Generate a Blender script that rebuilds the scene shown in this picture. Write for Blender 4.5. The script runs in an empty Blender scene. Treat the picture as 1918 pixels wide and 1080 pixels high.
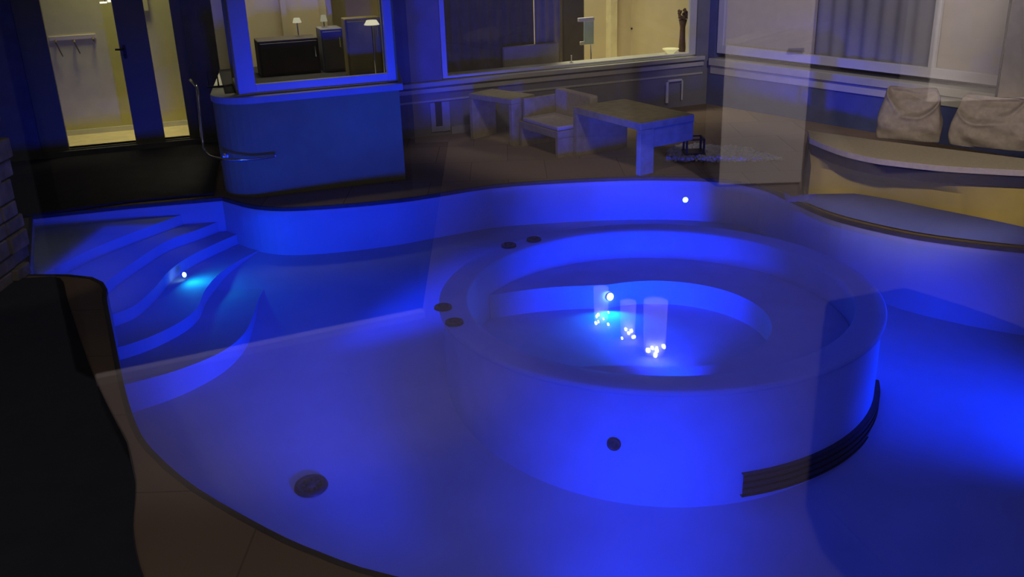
import bpy, bmesh, math, random
from mathutils import Vector, Matrix, noise
random.seed(7)
C = bpy.context.scene.collection
S = bpy.context.scene
PI = math.pi

# ------------------------------------------------------------------ camera
H = 2.9; PITCH = math.radians(21.5); ROLL = math.radians(1.9); FPX = 1796.0
FW = Vector((0, math.cos(PITCH), -math.sin(PITCH)))
U0 = Vector((0, math.sin(PITCH), math.cos(PITCH))); R0 = Vector((1, 0, 0))
RT = R0*math.cos(ROLL) - U0*math.sin(ROLL)
UP = R0*math.sin(ROLL) + U0*math.cos(ROLL)
EYE = Vector((0, 0, H))
cam = bpy.data.cameras.new('camera'); co = bpy.data.objects.new('camera', cam); C.objects.link(co)
cam.sensor_width = 36; cam.lens = FPX*36/1918; cam.clip_start = 0.02
M = Matrix((RT, UP, -FW)).transposed().to_4x4(); M.translation = EYE
co.matrix_world = M
S.camera = co

def ray(x, y): return FW + RT*((x-959)/FPX) + UP*((540-y)/FPX)
def gz(x, y, z=0.0):
    d = ray(x, y); t = (z-H)/d.z; return EYE + d*t
def gp(x, y, p0, n):
    d = ray(x, y); t = (Vector(p0)-EYE).dot(n)/d.dot(n); return EYE + d*t
def gy(x, y, Y): return gp(x, y, (0, Y, 0), Vector((0, 1, 0)))

# ------------------------------------------------------------------ materials
MATS = {}
def mat(name, col, rough=.6, metal=0, var=.12, scale=6, bump=0, spec=.5, emit=None, es=0):
    if name in MATS: return MATS[name]
    m = bpy.data.materials.new(name); m.use_nodes = True
    nt = m.node_tree; b = nt.nodes['Principled BSDF']
    tc = nt.nodes.new('ShaderNodeTexCoord')
    nz = nt.nodes.new('ShaderNodeTexNoise'); nz.inputs['Scale'].default_value = scale; nz.inputs['Detail'].default_value = 6
    nt.links.new(tc.outputs['Object'], nz.inputs['Vector'])
    rp = nt.nodes.new('ShaderNodeValToRGB')
    rp.color_ramp.elements[0].position = .3; rp.color_ramp.elements[1].position = .7
    rp.color_ramp.elements[0].color = (*[c*(1-var) for c in col], 1)
    rp.color_ramp.elements[1].color = (*[min(1, c*(1+var)) for c in col], 1)
    nt.links.new(nz.outputs['Fac'], rp.inputs['Fac']); nt.links.new(rp.outputs['Color'], b.inputs['Base Color'])
    b.inputs['Roughness'].default_value = rough; b.inputs['Metallic'].default_value = metal
    b.inputs['Specular IOR Level'].default_value = spec
    if bump:
        bp = nt.nodes.new('ShaderNodeBump'); bp.inputs['Strength'].default_value = bump; bp.inputs['Distance'].default_value = .02
        nt.links.new(nz.outputs['Fac'], bp.inputs['Height']); nt.links.new(bp.outputs['Normal'], b.inputs['Normal'])
    if emit:
        b.inputs['Emission Color'].default_value = (*emit, 1); b.inputs['Emission Strength'].default_value = es
    MATS[name] = m; return m

def clear_mat(name, base, ior, tint=(1, 1, 1), rough=0.0, ripple=None):
    """thin pane or water skin: what is behind shows through, the rest mirrors"""
    m = bpy.data.materials.new(name); m.use_nodes = True; nt = m.node_tree
    nt.nodes.remove(nt.nodes['Principled BSDF']); out = nt.nodes['Material Output']
    tr = nt.nodes.new('ShaderNodeBsdfTransparent'); tr.inputs['Color'].default_value = (*tint, 1)
    gl = nt.nodes.new('ShaderNodeBsdfGlossy'); gl.inputs['Roughness'].default_value = rough
    fr = nt.nodes.new('ShaderNodeFresnel'); fr.inputs['IOR'].default_value = ior
    ge = nt.nodes.new('ShaderNodeNewGeometry'); io = nt.nodes.new('ShaderNodeMix'); io.data_type = 'FLOAT'
    io.inputs[2].default_value = ior; io.inputs[3].default_value = 1/ior
    nt.links.new(ge.outputs['Backfacing'], io.inputs[0]); nt.links.new(io.outputs[0], fr.inputs['IOR'])
    ad = nt.nodes.new('ShaderNodeMath'); ad.operation = 'MULTIPLY'; ad.inputs[1].default_value = base; ad.use_clamp = True
    nt.links.new(fr.outputs[0], ad.inputs[0])
    mx = nt.nodes.new('ShaderNodeMixShader')
    nt.links.new(ad.outputs[0], mx.inputs[0]); nt.links.new(tr.outputs[0], mx.inputs[1]); nt.links.new(gl.outputs[0], mx.inputs[2])
    if ripple:
        tc = nt.nodes.new('ShaderNodeTexCoord'); mp = nt.nodes.new('ShaderNodeMapping'); mp.inputs['Scale'].default_value = (1, 2.2, 1)
        nz = nt.nodes.new('ShaderNodeTexNoise'); nz.inputs['Scale'].default_value = ripple[0]; nz.inputs['Detail'].default_value = 3
        bp = nt.nodes.new('ShaderNodeBump'); bp.inputs['Strength'].default_value = ripple[1]; bp.inputs['Distance'].default_value = .02
        nt.links.new(tc.outputs['Object'], mp.inputs[0]); nt.links.new(mp.outputs[0], nz.inputs['Vector'])
        nt.links.new(nz.outputs['Fac'], bp.inputs['Height']); nt.links.new(bp.outputs[0], gl.inputs['Normal'])
    nt.links.new(mx.outputs[0], out.inputs[0]); MATS[name] = m; return m

def glow(name, col, st):
    m = bpy.data.materials.new(name); m.use_nodes = True; nt = m.node_tree
    nt.nodes.remove(nt.nodes['Principled BSDF']); e = nt.nodes.new('ShaderNodeEmission')
    e.inputs[0].default_value = (*col, 1); e.inputs[1].default_value = st
    nt.links.new(e.outputs[0], nt.nodes['Material Output'].inputs[0]); return m

def brick_mat(name, c1, c2, mortar, scale, w=.5, h=.25, msize=.02, rough=.7):
    m = bpy.data.materials.new(name); m.use_nodes = True; nt = m.node_tree; b = nt.nodes['Principled BSDF']
    tc = nt.nodes.new('ShaderNodeTexCoord'); br = nt.nodes.new('ShaderNodeTexBrick')
    br.inputs['Color1'].default_value = (*c1, 1); br.inputs['Color2'].default_value = (*c2, 1); br.inputs['Mortar'].default_value = (*mortar, 1)
    br.inputs['Scale'].default_value = scale; br.inputs['Mortar Size'].default_value = msize
    br.inputs['Brick Width'].default_value = w; br.inputs['Row Height'].default_value = h
    nt.links.new(tc.outputs['Object'], br.inputs['Vector']); nt.links.new(br.outputs['Color'], b.inputs['Base Color'])
    b.inputs['Roughness'].default_value = rough; b.inputs['Specular IOR Level'].default_value = .2; MATS[name] = m; return m

PLASTER = mat('pool_plaster', (.50, .53, .58), .7, var=.05, scale=2.5, spec=.1)
SPAPL = mat('spa_plaster', (.52, .55, .60), .65, var=.05, scale=4, spec=.1)
DECK = brick_mat('terrace_paving', (.30, .22, .15), (.26, .19, .13), (.17, .12, .08), 1.0, .9, .9, .006)
COPE = mat('coping_stone', (.05, .045, .05), .6, var=.2, scale=9)
DARKGR = mat('dark_ground', (.014, .014, .018), .85, var=.3, scale=5)
RENDER = mat('wall_render', (.44, .42, .16), .85, var=.08, scale=3)
RENDERD = mat('wall_render_dark', (.26, .26, .31), .9, var=.1, scale=3)
SILL = mat('sill_stone', (.62, .62, .56), .6, var=.06, scale=5)
FRAME = mat('frame_white', (.78, .78, .80), .4, var=.03)
FRAMED = mat('frame_bronze', (.24, .22, .09), .5, var=.05)
CHROME = mat('chrome', (.85, .86, .9), .12, 1, var=.02)
BLACK = mat('black_metal', (.012, .012, .014), .45, .3, var=.1)
DARKB = mat('dark_plastic', (.02, .022, .03), .5, var=.2, scale=20)
CREAM = mat('cream_plaster', (.70, .62, .44), .85, var=.05, scale=2)
OAKF = mat('hall_floor', (.80, .68, .36), .45, var=.12, scale=8)
STONE = mat('rough_stone', (.30, .26, .20), .9, var=.35, scale=7, bump=.6)
TEAK = mat('weathered_teak', (.46, .41, .24), .7, var=.15, scale=10)
CUSH = mat('cushion_canvas', (.62, .56, .47), .9, var=.08, scale=30, bump=.15)
BEIGE = mat('bench_render', (.52, .41, .11), .85, var=.12, scale=3)
SACK = mat('linen_sack', (.47, .42, .42), .95, var=.14, scale=18, bump=.3)
NAVY = mat('navy_dark', (.02, .02, .06), .8, var=.15)
LITCOP = mat('blue_lit_coping', (.17, .23, .98), .7, var=.05)  # blue light on the strip is put into this colour
PEB = mat('white_pebble', (.78, .78, .80), .7, var=.12, scale=25)
BROWN = mat('dried_flower', (.13, .07, .04), .8, var=.3, scale=30)
CURT = mat('curtain_linen', (.55, .50, .40), .9, var=.06, scale=2)
CURTG = mat('curtain_grey', (.38, .38, .45), .9, var=.08, scale=2)
BLIND = mat('blind_beige', (.60, .54, .46), .9, var=.04)
DKWOOD = mat('dark_cabinet', (.06, .05, .045), .6, var=.2, scale=6)
MIDWOOD = mat('brown_cabinet', (.16, .13, .11), .6, var=.15, scale=6)
WHITECAB = mat('white_cabinet', (.80, .77, .75), .6, var=.03)
RFLOOR = mat('room_floor', (.36, .32, .31), .8, var=.10, scale=1.5)
RWALL = mat('room_wall', (.55, .50, .46), .9, var=.05, scale=1.5)
DKCHAIR = mat('dark_upholstery', (.006, .006, .008), .9, var=.1)
WATER = clear_mat('water_skin', .08, 1.33, (.90, .97, 1.0), .06, (5.0, .10))
GLASS = clear_mat('window_glass', 1.0, 1.45)
PANE = clear_mat('double_glazing', 2.0, 1.5)
TUBE = clear_mat('candle_glass', 1.5, 1.5, (.9, .9, .9))

# ------------------------------------------------------------------ mesh helpers
class MB:
    def __init__(s): s.bm = bmesh.new()
    def poly(s, pts):
        return s.bm.faces.new([s.bm.verts.new(p) for p in pts])
    def prism(s, pts, z0, z1):
        """plan outline (x,y) -> solid; z0/z1 numbers or functions of (x,y)"""
        f0 = z0 if callable(z0) else (lambda x, y: z0); f1 = z1 if callable(z1) else (lambda x, y: z1)
        lo = [s.bm.verts.new((p[0], p[1], f0(p[0], p[1]))) for p in pts]
        hi = [s.bm.verts.new((p[0], p[1], f1(p[0], p[1]))) for p in pts]
        n = len(pts)
        for i in range(n):
            j = (i+1) % n; s.bm.faces.new((lo[i], lo[j], hi[j], hi[i]))
        for ring in (lo, hi):
            es = [s.bm.edges.get((ring[i], ring[(i+1) % n])) for i in range(n)]
            bmesh.ops.triangle_fill(s.bm, use_beauty=True, edges=es)
        return s
    def box(s, x0, x1, y0, y1, z0, z1):
        return s.prism([(x0, y0), (x1, y0), (x1, y1), (x0, y1)], z0, z1)
    def tube(s, pts, r, seg=10, cap=True):
        pts = [Vector(p) for p in pts]; rings = []
        for i, p in enumerate(pts):
            t = (pts[min(i+1, len(pts)-1)]-pts[max(i-1, 0)]).normalized()
            a = Vector((0, 0, 1)) if abs(t.z) < .9 else Vector((1, 0, 0))
            b = t.cross(a).normalized(); c = t.cross(b)
            rr = r[i] if isinstance(r, (list, tuple)) else r
            rings.append([s.bm.verts.new(p+(b*math.cos(2*PI*k/seg)+c*math.sin(2*PI*k/seg))*rr) for k in range(seg)])
        for A, B in zip(rings, rings[1:]):
            for k in range(seg): s.bm.faces.new((A[k], A[(k+1) % seg], B[(k+1) % seg], B[k]))
        if cap: s.bm.faces.new(rings[0]); s.bm.faces.new(rings[-1])
        return s
    def lathe(s, prof, seg=48, c=(0, 0, 0), a0=0, a1=2*PI):
        """profile of (r,z) turned about the vertical through c"""
        full = abs(a1-a0-2*PI) < 1e-6; n = seg if full else seg+1
        rings = [[s.bm.verts.new((c[0]+r*math.cos(a0+(a1-a0)*k/seg), c[1]+r*math.sin(a0+(a1-a0)*k/seg), c[2]+z)) for k in range(n)] for r, z in prof]
        for A, B in zip(rings, rings[1:]):
            for k in range(seg): s.bm.faces.new((A[k], A[(k+1) % n], B[(k+1) % n], B[k]))
        return s
    def build(s, name, m, parent=None, smooth=False, bevel=0, loc=None, inv=None):
        bmesh.ops.remove_doubles(s.bm, verts=s.bm.verts, dist=1e-5)
        bmesh.ops.recalc_face_normals(s.bm, faces=s.bm.faces)
        if loc is not None: bmesh.ops.translate(s.bm, verts=s.bm.verts, vec=-Vector(loc))
        elif parent is not None:
            W = parent.matrix_basis.copy(); q = parent.parent
            while q is not None: W = q.matrix_basis @ W; q = q.parent
            bmesh.ops.transform(s.bm, matrix=W.inverted(), verts=s.bm.verts)
        me = bpy.data.meshes.new(name); s.bm.to_mesh(me); s.bm.free()
        o = bpy.data.objects.new(name, me); C.objects.link(o); me.materials.append(m)
        if loc is not None: o.location = loc
        if parent is not None: o.parent = parent
        if smooth:
            for p in me.polygons: p.use_smooth = True
        if bevel:
            b = o.modifiers.new('bevel', 'BEVEL'); b.width = bevel; b.segments = 3; b.limit_method = 'ANGLE'; b.angle_limit = math.radians(40)
        return o

def tag(o, label, cat, group=None, kind=None):
    o['label'] = label; o['category'] = cat
    if group: o['group'] = group
    if kind: o['kind'] = kind
    return o
def thing(name, label, cat, loc=(0, 0, 0), group=None):
    o = bpy.data.objects.new(name, None); C.objects.link(o); o.location = loc; o.empty_display_size = .1
    return tag(o, label, cat, group)
def struct(o, label=None, cat=None):
    o['kind'] = 'structure'
    if label: o['label'] = label
    if cat: o['category'] = cat
    return o
def sroot(name, label, cat, loc=(0, 0, 0)):
    o = bpy.data.objects.new(name, None); C.objects.link(o); o.location = loc; o.empty_display_size = .1
    return struct(o, label, cat)
def lab(o, s): o['label'] = s; return o

class Fr:
    """a vertical wall plane: u along it, z up, n out of it towards the pool"""
    def __init__(s, p, q):
        s.o = Vector((p[0], p[1], 0)); d = Vector((q[0]-p[0], q[1]-p[1], 0)); s.L = d.length; s.u = d.normalized()
        s.n = Vector((s.u.y, -s.u.x, 0))
    def at(s, u, z, n=0): return s.o + s.u*u + s.n*n + Vector((0, 0, z))
    def px(s, x, y, n=0):
        p = gp(x, y, s.o+s.n*n, s.n); return ((p-s.o).dot(s.u), p.z)
    def box(s, mb, u0, u1, z0, z1, n0, n1):
        q = [s.at(u0, 0, n0), s.at(u1, 0, n0), s.at(u1, 0, n1), s.at(u0, 0, n1)]
        mb.prism([(v.x, v.y) for v in q], z0, z1); return mb
    def slab(s, mb, uz, n0, n1):
        """outline in (u,z) given depth n0..n1"""
        a = [mb.bm.verts.new(s.at(u, z, n0)) for u, z in uz]; b = [mb.bm.verts.new(s.at(u, z, n1)) for u, z in uz]
        k = len(uz)
        for i in range(k): mb.bm.faces.new((a[i], a[(i+1) % k], b[(i+1) % k], b[i]))
        mb.bm.faces.new(a); mb.bm.faces.new(b); return mb
def smooth_path(pts, n=6):
    """Catmull-Rom through plan points"""
    pts = [Vector(p) for p in pts]; out = []
    for i in range(len(pts)-1):
        p0 = pts[max(i-1, 0)]; p1 = pts[i]; p2 = pts[i+1]; p3 = pts[min(i+2, len(pts)-1)]
        for k in range(n):
            t = k/n
            out.append(.5*((2*p1)+(p2-p0)*t+(2*p0-5*p1+4*p2-p3)*t*t+(3*p1-p0-3*p2+p3)*t**3))
    out.append(pts[-1]); return out
def ring_strip(mb, loop, w, z0, z1):
    """band of width w on the outside of a closed plan loop (counter-clockwise)"""
    n = len(loop); out = []
    for i in range(n):
        t = (loop[(i+1) % n]-loop[i-1]).normalized(); out.append(loop[i]+Vector((t.y, -t.x))*w)
    vs = [[mb.bm.verts.new((p.x, p.y, z)) for p in l] for l, z in ((loop, z0), (loop, z1), (out, z1), (out, z0))]
    for A, B in ((0, 1), (1, 2), (2, 3), (3, 0)):
        for i in range(n): mb.bm.faces.new((vs[A][i], vs[A][(i+1) % n], vs[B][(i+1) % n], vs[B][i]))
    return out

# ------------------------------------------------------------------ pool outline (plan, counter-clockwise)
V2 = lambda p: Vector((p.x, p.y))
near_px = [(200, 560), (214, 630), (228, 700), (243, 760), (265, 815), (300, 857), (370, 915), (500, 990), (600, 1035), (740, 1080)]
near = [V2(gz(*p)) for p in near_px]
rest = [Vector(p) for p in [(.3, 3.42), (1.4, 3.35), (2.8, 3.42), (4.1, 3.75), (5.2, 4.6), (5.8, 5.9), (5.6, 7.1), (5.1, 7.6)]]
far_px = [(1918, 468), (1800, 455), (1700, 440), (1600, 418), (1540, 400), (1490, 378), (1440, 355), (1390, 342), (1340, 336), (1250, 333), (1150, 334), (1039, 339), (921, 348), (780, 370), (690, 380), (602, 387), (530, 390), (480, 387), (450, 381)]
far = [V2(gz(*p)) for p in far_px]
tail = [Vector((-3.22, 10.42)), Vector((-4.14, 10.23)), Vector((-5.13, 9.94))]
loop = smooth_path([Vector((-3.45, 7.65))]+near+rest+far, 3) + tail + [Vector((-4.32, 8.09)), Vector((-3.95, 8.05)), Vector((-3.70, 7.96)), Vector((-3.55, 7.82))]
def floor_z(x, y): return -.50+(min(y, 10.2)-10.2)*.128
WZ = -.075

pool = thing('swimming_pool', 'free-form swimming pool glowing blue, with curved steps at its left end', 'swimming pool', (0, 7, 0))
mb = MB(); n = len(loop)
lo = [mb.bm.verts.new((p.x, p.y, floor_z(p.x, p.y))) for p in loop]; hi = [mb.bm.verts.new((p.x, p.y, -.03)) for p in loop]
for i in range(n): mb.bm.faces.new((lo[i], lo[(i+1) % n], hi[(i+1) % n], hi[i]))
bmesh.ops.triangle_fill(mb.bm, use_beauty=True, edges=[mb.bm.edges.get((lo[i], lo[(i+1) % n])) for i in range(n)])
mb.build('basin', PLASTER, pool)
mb = MB(); cop_out = ring_strip(mb, loop, .035, -.035, .006)
mb.build('coping', COPE, pool)

# steps
steps_px = [
 [(70, 522), (100, 503), (167, 468), (250, 435), (334, 404), (395, 380), (425, 366)],
 [(170, 565), (188, 546), (208, 521), (258, 485), (313, 451), (375, 428), (425, 408), (455, 395)],
 [(195, 594), (250, 573), (288, 540), (317, 507), (355, 480), (417, 450), (470, 428), (510, 410)],
 [(215, 652), (255, 640), (300, 622), (346, 597), (371, 573), (386, 540), (420, 505), (480, 471), (540, 446), (590, 430)],
 [(225, 722), (310, 700), (380, 675), (427, 651), (459, 622), (475, 588), (490, 548), (521, 515), (584, 484), (646, 467), (730, 448), (790, 440)],
]
sz = [-.15, -.27, -.39, -.51, -.63]
for k, pl in enumerate(steps_px):
    z = sz[k]
    c = smooth_path([V2(gz(x, y, z)) for x, y in pl], 5)
    a, b = c[0], c[-1]
    out = c + [Vector((b.x+.1, 10.6)), Vector((-3.2, 10.7)), Vector((-4.14, 10.33)), Vector((-5.2, 10.0)), Vector((-4.38, 8.12 if k else 7.75))]
    if k: out += [Vector((-3.65, 7.80)), a+Vector((-.25, -.05))]
    # clip to the inside of the pool by keeping a small margin beyond its walls: they are buried in the ground there
    mb = MB(); mb.prism([(p.x, p.y) for p in out], z-.20 if k < 4 else -1.2, z)
    o = mb.build('step', PLASTER, pool)
    if k == 0: lab(o, 'uppermost curved step, against the door side')

def disc(name, x, y, z, r, parent, m=DARKB, nrm=(0, 0, 1), label=None, dome=.02, slots=True):
    """round cast fitting: outer ring, recessed annulus and a centre boss"""
    mb = MB(); mb.lathe([(0, dome), (r*.30, dome), (r*.34, .003), (r*.62, .003), (r*.68, dome*.9), (r*.95, dome*.7), (r, -.004)], 28)
    if slots:
        for k in range(8):
            a = k*PI/4; d = Vector((math.cos(a), math.sin(a), 0))
            mb.tube([d*r*.33+Vector((0, 0, .006)), d*r*.66+Vector((0, 0, .006))], r*.05, 6)
    q = Vector((0, 0, 1)).rotation_difference(Vector(nrm)); Mx = q.to_matrix().to_4x4(); Mx.translation = Vector((x, y, z))
    bmesh.ops.transform(mb.bm, matrix=Mx, verts=mb.bm.verts)
    o = mb.build(name, m, parent, smooth=True)
    if label: lab(o, label)
    return o
def pfloor(x, y):
    d = ray(x, y); t = 1.0
    for _ in range(60):
        p = EYE+d*t; t += (floor_z(p.x, p.y)-p.z)/d.z*.7
    return EYE+d*t
p = pfloor(583, 912); disc('drain_cover', p.x, p.y, p.z+.012, .125, pool, nrm=(0, -.128, 1), label='round dark drain cover on the pool floor')
p = pfloor(812, 400); disc('inlet_fitting', p.x, p.y, p.z+.012, .045, pool)

def lamp_fix(parent, pos, nrm, r, col, st, label=None):
    """niche light: steel bezel with a glowing lens"""
    q = Vector((0, 0, 1)).rotation_difference(Vector(nrm).normalized()); Mx = q.to_matrix().to_4x4(); Mx.translation = Vector(pos)
    mb = MB(); mb.lathe([(r*1.2, -.02), (r*1.2, .006), (r*1.02, .010), (r, .004)], 24)
    bmesh.ops.transform(mb.bm, matrix=Mx, verts=mb.bm.verts); o = mb.build('underwater_light', CHROME, parent, smooth=True)
    if label: lab(o, label)
    mb = MB(); mb.lathe([(0, .008), (r*.5, .007), (r, .003)], 20)
    bmesh.ops.transform(mb.bm, matrix=Mx, verts=mb.bm.verts)
    mb.build('lens', glow('lens_glow', col, st), o)
p = gy(1283, 373, 10.62); lamp_fix(pool, (p.x, 10.60, p.z), (0, -1, .15), .03, (.25, .75, 1), 9, 'small bright light in the far pool wall')
p = gz(341, 508, -.42); lamp_fix(pool, (p.x+.03, p.y-.05, -.44), (.85, -.5, .35), .026, (.4, .85, 1), 9, 'small bright light between the pool steps')

# ------------------------------------------------------------------ round spa inside the pool
SC = (1.22, 7.55); RO, RI, RF = 1.84, 1.60, .93
RIMZ, SEATZ, FOOTZ = -.13, -.42, -.66
spa = thing('spa_tub', 'round sunken spa with a ring seat standing inside the blue pool', 'spa', (SC[0], SC[1], -1.0))
mb = MB(); mb.lathe([(RO-.03, -1.35), (RO-.03, -.16)], 96, (SC[0], SC[1], 0)); mb.build('outer_wall', SPAPL, spa, smooth=True)
mb = MB(); mb.lathe([(RO-.03, RIMZ-.06), (RO, RIMZ-.045), (RO, RIMZ-.012), (RO-.015, RIMZ), (RI+.015, RIMZ), (RI, RIMZ-.012), (RI, RIMZ-.06)], 96, (SC[0], SC[1], 0)); mb.build('rim', SPAPL, spa, smooth=True, )
mb = MB(); mb.lathe([(RI+.01, RIMZ-.05), (RI+.01, FOOTZ)], 96, (SC[0], SC[1], 0)); mb.build('inner_wall', SPAPL, spa, smooth=True)
GA = math.radians(27)
mb = MB()
for k in range(90):
    pass
a0, a1 = -PI+GA, PI-GA
fc = (SC[0]+.05, SC[1]+.03)
N = 90; inn, outr = [], []
for k in range(N+1):
    a = a0+(a1-a0)*k/N
    outr.append((SC[0]+RI*1.003*math.cos(a), SC[1]+RI*1.003*math.sin(a)))
    e = max(0, abs(a)-(PI-GA-.75))/.75
    rr = RF+(RI-RF)*e**1.6*.96
    inn.append((fc[0]+rr*math.cos(a), fc[1]+rr*math.sin(a)))
mb.prism(outr+inn[::-1], FOOTZ, SEATZ)
mb.build('seat', SPAPL, spa)
mb = MB(); mb.lathe([(0, FOOTZ+.002), (RI+.02, FOOTZ+.002)], 64, (SC[0], SC[1], 0)); mb.build('footwell_floor', SPAPL, spa)
# suction grille wrapped round the outer wall
mb = MB(); th0, th1 = math.radians(-79), math.radians(-14)
mb.lathe([(RO-.035, -1.0), (RO+.008, -1.0), (RO+.008, -.82), (RO-.035, -.82)], 40, (SC[0], SC[1], 0), th0, th1)
g = mb.build('suction_grille', DARKB, spa); lab(g, 'long dark grille low on the spa wall')
mb = MB()
for i in range(4):
    z = -.99+i*.052
    mb.lathe([(RO+.006, z), (RO+.018, z), (RO+.018, z+.012), (RO+.006, z+.012)], 40, (SC[0], SC[1], 0), th0, th1)
mb.build('grille_bar', BLACK, g)
for px in [(830, 577), (851, 605), (953, 461), (1000, 450)]:
    p = gz(*px, RIMZ); disc('jet_fitting', p.x, p.y, RIMZ+.006, .075, spa, slots=False)
p = pfloor(1684, 542); disc('inlet_fitting', p.x, p.y, p.z+.012, .085, pool, nrm=(0, -.128, 1))
def oncyl(x, y, R):
    d = ray(x, y); ox, oy = -SC[0], -SC[1]
    a = d.x**2+d.y**2; b = 2*(d.x*ox+d.y*oy); c = ox*ox+oy*oy-R*R
    t = (-b-math.sqrt(b*b-4*a*c))/(2*a); return EYE+d*t
p = oncyl(1150, 831, RO-.02); nr = Vector((p.x-SC[0], p.y-SC[1], 0)).normalized()
disc('jet_fitting', p.x, p.y, p.z, .05, spa, slots=False, nrm=nr, label='single dark jet on the front of the spa wall')
p = gz(1133, 549, -.53)
sq = Vector((p.x-fc[0], p.y-fc[1], 0)).normalized()
lamp_fix(spa, (fc[0]+sq.x*(RF-.03), fc[1]+sq.y*(RF-.03), -.53), (-sq.x, -sq.y, .25), .036, (.45, .9, 1), 7, 'bright light in the footwell wall')

# water skin
mb = MB(); vs = [mb.bm.verts.new((p.x, p.y, WZ)) for p in loop]
for i in range(n): mb.bm.edges.new((vs[i], vs[(i+1) % n]))
bmesh.ops.triangle_fill(mb.bm, use_beauty=True, edges=mb.bm.edges[:])
o = mb.build('pool_water', WATER); tag(o, 'clear still water filling the blue-lit pool and spa', 'water', kind='stuff')

# ------------------------------------------------------------------ ground
mb = MB(); outer = [Vector(p) for p in [(-14, .45), (12, .45), (12, 24), (-14, 24)]]
vo = [mb.bm.verts.new((p.x, p.y, 0)) for p in outer]; vi = [mb.bm.verts.new((p.x, p.y, 0)) for p in loop]
es = [mb.bm.edges.new((vo[i], vo[(i+1) % 4])) for i in range(4)]+[mb.bm.edges.new((vi[i], vi[(i+1) % n])) for i in range(n)]
bmesh.ops.triangle_fill(mb.bm, use_beauty=True, edges=es)
struct(mb.build('floor', DECK), 'brown paved terrace around the pool', 'terrace')
# dark ground beyond the near coping
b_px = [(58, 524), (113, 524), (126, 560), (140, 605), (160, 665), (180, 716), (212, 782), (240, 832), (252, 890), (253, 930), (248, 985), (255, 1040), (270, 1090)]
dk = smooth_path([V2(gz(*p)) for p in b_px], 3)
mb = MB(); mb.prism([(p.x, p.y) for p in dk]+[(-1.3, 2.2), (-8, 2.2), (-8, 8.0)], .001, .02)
struct(mb.build('trim_1', DARKGR), 'near-black ground left of the near pool edge', 'paving')
# ground before the door, its lack of light put into the colour
mb = MB(); mb.prism([(-10, 9.1), (-5.30, 9.85), (-4.2, 10.34), (-3.34, 10.54), (-3.60, 11.6), (-3.95, 13.25), (-10, 11.4)], .001, .03)
struct(mb.build('trim_2', DARKGR), 'landing between the pool steps and the glass door, its shade put into the colour', 'paving')
# coping before the curved bench, sloped to catch light, blue light in its colour
top_px = [(1475, 350), (1500, 351), (1600, 362), (1678, 375), (1750, 390), (1840, 408), (1918, 425), (2010, 447)]
RZ = .16
tp = smooth_path([V2(gz(*p, RZ)) for p in top_px], 8)
ed = [V2(gz(*p)) for p in [(1462, 362), (1490, 376), (1540, 397), (1600, 415), (1700, 437), (1800, 452), (1918, 465), (2010, 474)]]
ed = smooth_path(ed, 8)
mb = MB()
ua = [mb.bm.verts.new((p.x+.03, p.y+.03, .016)) for p in ed]; ub = [mb.bm.verts.new((p.x, p.y, RZ*min(1, i/16))) for i, p in enumerate(tp)]
uc = [mb.bm.verts.new((p.x, p.y, 0)) for p in tp]
for i in range(len(ua)-1):
    mb.bm.faces.new((ua[i], ua[i+1], ub[i+1], ub[i])); mb.bm.faces.new((ub[i], ub[i+1], uc[i+1], uc[i]))
struct(mb.build('trim_3', LITCOP, smooth=True), 'sloping coping strip with blue light put into its colour, between the pool and the curved bench', 'coping')

# ------------------------------------------------------------------ walls of the house
FA = Fr((-3.09, 10.30), (-1.08, 11.02))
F2 = Fr((-1.2, 13.16), (3.1, 14.87))
FB = Fr((3.1, 14.87), (5.79, 11.27))
FC = Fr((-5.87, 12.63), (-4.44, 13.09))

# rough stone pier at the far left
mb = MB(); random.seed(3); z = 0
while z < 2.3:
    h = random.uniform(.10, .2); x = -4.33+random.uniform(-.02, .03); y0 = 7.15
    for w in (.38, .38, .3):
        ww = w*random.uniform(.85, 1.1)
        mb.box(x-.5, x+random.uniform(-.03, .02), y0, y0+ww-.012, z, z+h-.012); y0 += ww
        if y0 > 8.0: break
    z += h
struct(mb.build('wall_left', STONE, bevel=.015), 'pier of rough stacked stone at the left end of the pool', 'wall')

# plinth under the bay
pl = [FA.at(2.0, 0), FA.at(.40, 0)]
for k in range(1, 9):
    a = k/8*PI/2; pl.append(FA.at(.40-.42*math.sin(a), 0, -.42+.42*math.cos(a)))
pl += [Vector((-3.80, 13.3, 0)), Vector((-1.62, 13.9, 0))]
plan = [(p.x, p.y) for p in pl]
cx = sum(p[0] for p in plan)/len(plan); cy = sum(p[1] for p in plan)/len(plan)
mb = MB(); mb.prism(plan, 0.0, 1.04)
struct(mb.build('wall_bay', RENDER, smooth=False), 'rounded rendered plinth below the bay window at the pool edge', 'wall')
mb = MB(); mb.prism([(cx+(x-cx)*1.03, cy+(y-cy)*1.03) for x, y in plan], 1.04, 1.115)
struct(mb.build('trim_4', SILL, bevel=.012), 'pale stone ledge on top of the rounded plinth', 'ledge')

def leaf(F, name, outer, inner, n0, n1, m=FRAME, parent=None):
    """frame: four-sided outer and inner outlines in pixels on plane F"""
    nm = max(n0, n1); o = [F.px(x, y, nm) for x, y in outer]; i = [F.px(x, y, nm) for x, y in inner]
    mb = MB()
    for k in range(4):
        j = (k+1) % 4; F.slab(mb, [o[k], o[j], i[j], i[k]], n0, n1)
    return mb.build(name, m, parent)
def up(F, x, y, n, z):
    """pixel pair -> u on plane, forced to height z (verticals stay vertical)"""
    return (F.px(x, y, n)[0], z)

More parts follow.
